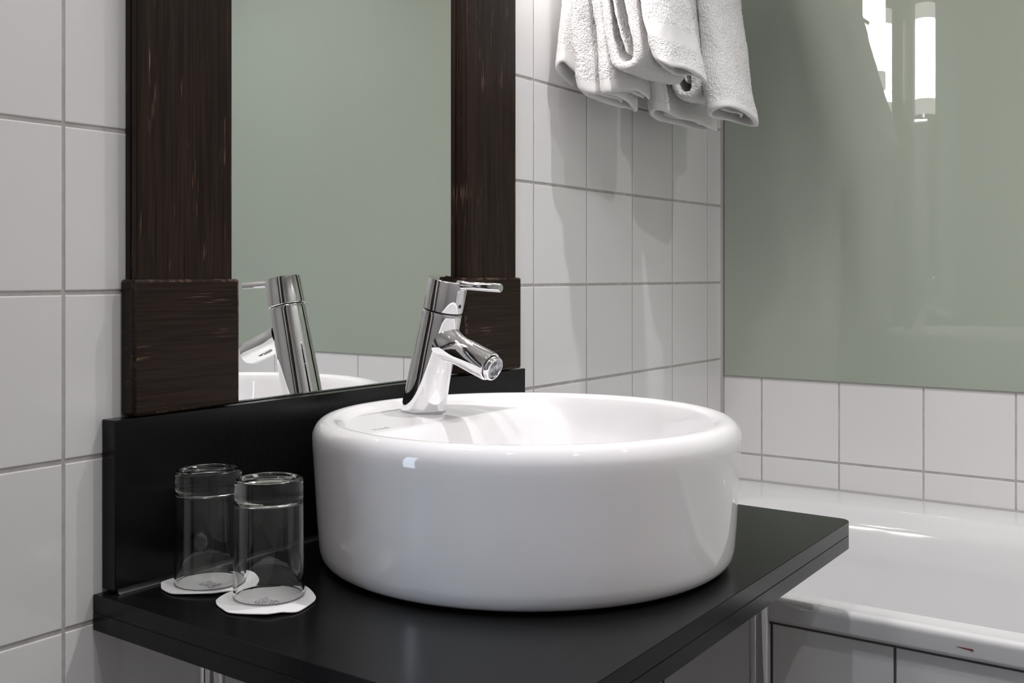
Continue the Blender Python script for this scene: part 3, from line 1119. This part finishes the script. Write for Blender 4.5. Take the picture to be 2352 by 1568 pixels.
def tube_towel(x0, x1, y0, y1, bot, label, seed, rail, hem=0.010, amp=0.004, flare=None, overlap=True, th=0.009, band=None, skew=0.0):
    """Towel folded lengthwise into a flat tube and hung over its rail, open ends down."""
    yc = (y0 + y1) / 2
    t = towel(label, ((x0 + x1) / 2, yc, bot(0.3)))
    hw, hd = (x1 - x0) / 2, (y1 - y0) / 2
    xc = (x0 + x1) / 2
    path = []
    for k in range(16):
        a = 2 * PI * k / 16
        ca, sa = math.cos(a), math.sin(a)
        path.append((xc + hw * math.copysign(abs(ca) ** 0.75, ca), yc + hd * math.copysign(abs(sa) ** 0.8, sa)))

    def fl(X, s, k):
        q = k ** 0.9
        yy = X.y * (1 - q) + (rail + (X.y - yc) * 0.6) * q
        X = Vector((X.x + skew * k, yy, X.z))
        return flare(X, s, k) if flare else X
    ribbon('folded_body', path, th, 'xy', bot(0), TOPZ, t, M['terry'], seed=seed, amp=amp, bot=bot, closed=True, flare=fl, hem=hem, K=84, band=band)
    if overlap:
        ip = [(xc + hw * 0.55, yc + hd * 0.1), (xc + hw * 0.25, yc - hd * 0.25), (xc - hw * 0.2, yc + hd * 0.05), (xc - hw * 0.62, yc + hd * 0.22)]
        ribbon('inner_layer', ip, 0.006, 'xy', bot(0.2) + 0.004, TOPZ - 0.02, t, M['terry'], seed=seed + 2, amp=amp * 0.7, bot=lambda s: bot(0.2) + 0.005 + 0.004 * s, flare=fl, hem=hem, K=24)
    return t


# left column
bl = tube_towel(-0.628, -0.470, -0.072, -0.046, lambda s: 0.281 - 0.004 * math.cos(2 * PI * s) + 0.003 * math.sin(6 * PI * s), 'white towel hanging lowest at the left, nearest the tiled wall', 1.3, RAILS[0], hem=0.014)
ribbon('corner_flap', [(-0.590, -0.0455), (-0.606, -0.040), (-0.622, -0.033), (-0.632, -0.026), (-0.630, -0.018), (-0.612, -0.0165), (-0.585, -0.017)], 0.007, 'xy', 0.32, TOPZ - 0.06, bl, M['terry'], seed=1.9, amp=0.003,
       bot=lambda s: 0.328 - 0.030 * max(0, 1 - s * 2.4) - 0.03 * max(0, s * 2 - 1.0), hem=0.014, flare=lambda X, s, k: X + Vector((0.045 * k, -0.004 * k, 0)), K=24)
ribbon('front_layer', [(-0.470, -0.0850), (-0.520, -0.0960), (-0.570, -0.0965), (-0.602, -0.0920), (-0.606, -0.0835), (-0.590, -0.0790), (-0.540, -0.0800), (-0.475, -0.0780)], 0.008, 'xy', 0.29, TOPZ, bl, M['terry'], seed=8.8, amp=0.004,
       bot=lambda s: 0.291 - 0.006 * math.sin(PI * s) + 0.003 * math.sin(9 * s), hem=0.013, flare=lambda X, s, k: Vector((X.x, X.y * (1 - k) + (RAILS[0] - 0.016 + (X.y + 0.088) * 0.5) * k, X.z)), K=70)
loop_towel(-0.1235, 0.3085, -0.607, -0.452, 0.0235, 'white towel hanging in an open U fold at the left of the rack', 2.1, RAILS[1])
fl_ = tube_towel(-0.601, -0.466, -0.190, -0.156, lambda s: 0.313 + 0.007 * math.sin(2 * PI * s - 0.5) + 0.004 * math.sin(6 * PI * s), 'white towel with a woven band at the front left of the rack', 3.7, RAILS[2], hem=0.006, band=(0.040, 0.064), skew=0.03)
# right column
tube_towel(-0.418, -0.190, -0.086, -0.050, lambda s: 0.274 - 0.004 * math.cos(2 * PI * s) + 0.004 * math.sin(4 * PI * s + 1), 'white towel hanging lowest at the right, nearest the wall corner', 5.2, RAILS[0], hem=0.012)
loop_towel(-0.1195, 0.2960, -0.405, -0.275, 0.0215, 'white towel with a narrow U fold between the right-hand towels', 6.4, RAILS[1])
tube_towel(-0.410, -0.290, -0.202, -0.150, lambda s: 0.268 - 0.008 * math.cos(2 * PI * s) + 0.004 * math.sin(4 * PI * s), 'long white towel at the front right overlapping the green glass', 7.9, RAILS[2], hem=0.012, skew=0.10)

# ------------------------------------------------------------------ lamps
def tube_lamp(x, label):
    y = -0.066
    z0, z1 = 0.475, 0.812
    t = thing('wall_lamp', (x, y, z0), label, 'lamp', 'opal tube lamps on the mirror posts')
    r = 0.0275
    za_, zb_ = z0 + 0.052, z1 - 0.052
    lathe('opal_tube', [(0.0, za_), (r, za_), (r, zb_), (0.0, zb_)], M['tube'], t, centre=(x, y, 0), n=40)
    for a_, b_ in ((z0 + 0.008, za_), (zb_, z1 - 0.008)):
        lathe('tube_end', [(0.0, a_), (r, a_), (r, b_), (0.0, b_)], M['opal'], t, centre=(x, y, 0), n=40)
    for za, zb in ((z0 - 0.006, z0 + 0.0078), (z1 - 0.0078, z1 + 0.006)):
        lathe('end_cap', [(0.0, za), (0.022, za), (0.024, za + 0.002), (0.024, zb - 0.002), (0.022, zb), (0.0, zb)], M['chrome'], t, centre=(x, y, 0), n=40)
    for za, zb in ((z1 + 0.0062, z1 + 0.016), (z0 - 0.016, z0 - 0.0062)):
        boxes('bracket', [(x - 0.012, x + 0.012, y - 0.008, -0.0180, za, zb)], M['chrome'], t)
    return t


tube_lamp(-1.2965, 'opal tube wall lamp on the left mirror post')
tube_lamp(-0.7930, 'opal tube wall lamp on the right mirror post')


def downlight(x, y, label, power=1.0, cone=120, blend=0.6):
    t = thing('ceiling_downlight', (x, y, CEIL), label, 'downlight', 'recessed ceiling downlights')
    lathe('trim_ring', [(0.026, CEIL - 0.001), (0.028, CEIL - 0.005), (0.038, CEIL - 0.004), (0.041, CEIL - 0.0005)], M['chrome'], t, centre=(x, y, 0), n=40)
    lathe('lens', [(0.0, CEIL - 0.0018), (0.0262, CEIL - 0.0018)], M['bulb'], t, centre=(x, y, 0), n=32)
    ld = bpy.data.lights.new('downlight_beam', 'SPOT')
    ld.energy = SPOT_W * power
    ld.color = SPOT_COL
    ld.spot_size = math.radians(cone)
    ld.spot_blend = blend
    ld.shadow_soft_size = 0.014
    lo = bpy.data.objects.new('downlight_beam', ld)
    place(lo, (x, y, CEIL - 0.008), t)
    return t


downlight(-0.75, -0.50, 'recessed ceiling downlight above the basin', 0.98, 82, 1.0)
downlight(-1.74, -0.50, 'recessed ceiling downlight near the doorway', 0.4)
downlight(-0.75, -1.40, 'unseen ceiling downlight added beside the bath as fill light', 0.68)  # added fill, set to brighten the mirror wall below the towels
downlight(-1.50, -1.30, 'unseen ceiling downlight added over the middle of the floor as fill light', 0.40)  # added frontal fill for the basin front and the left tiles
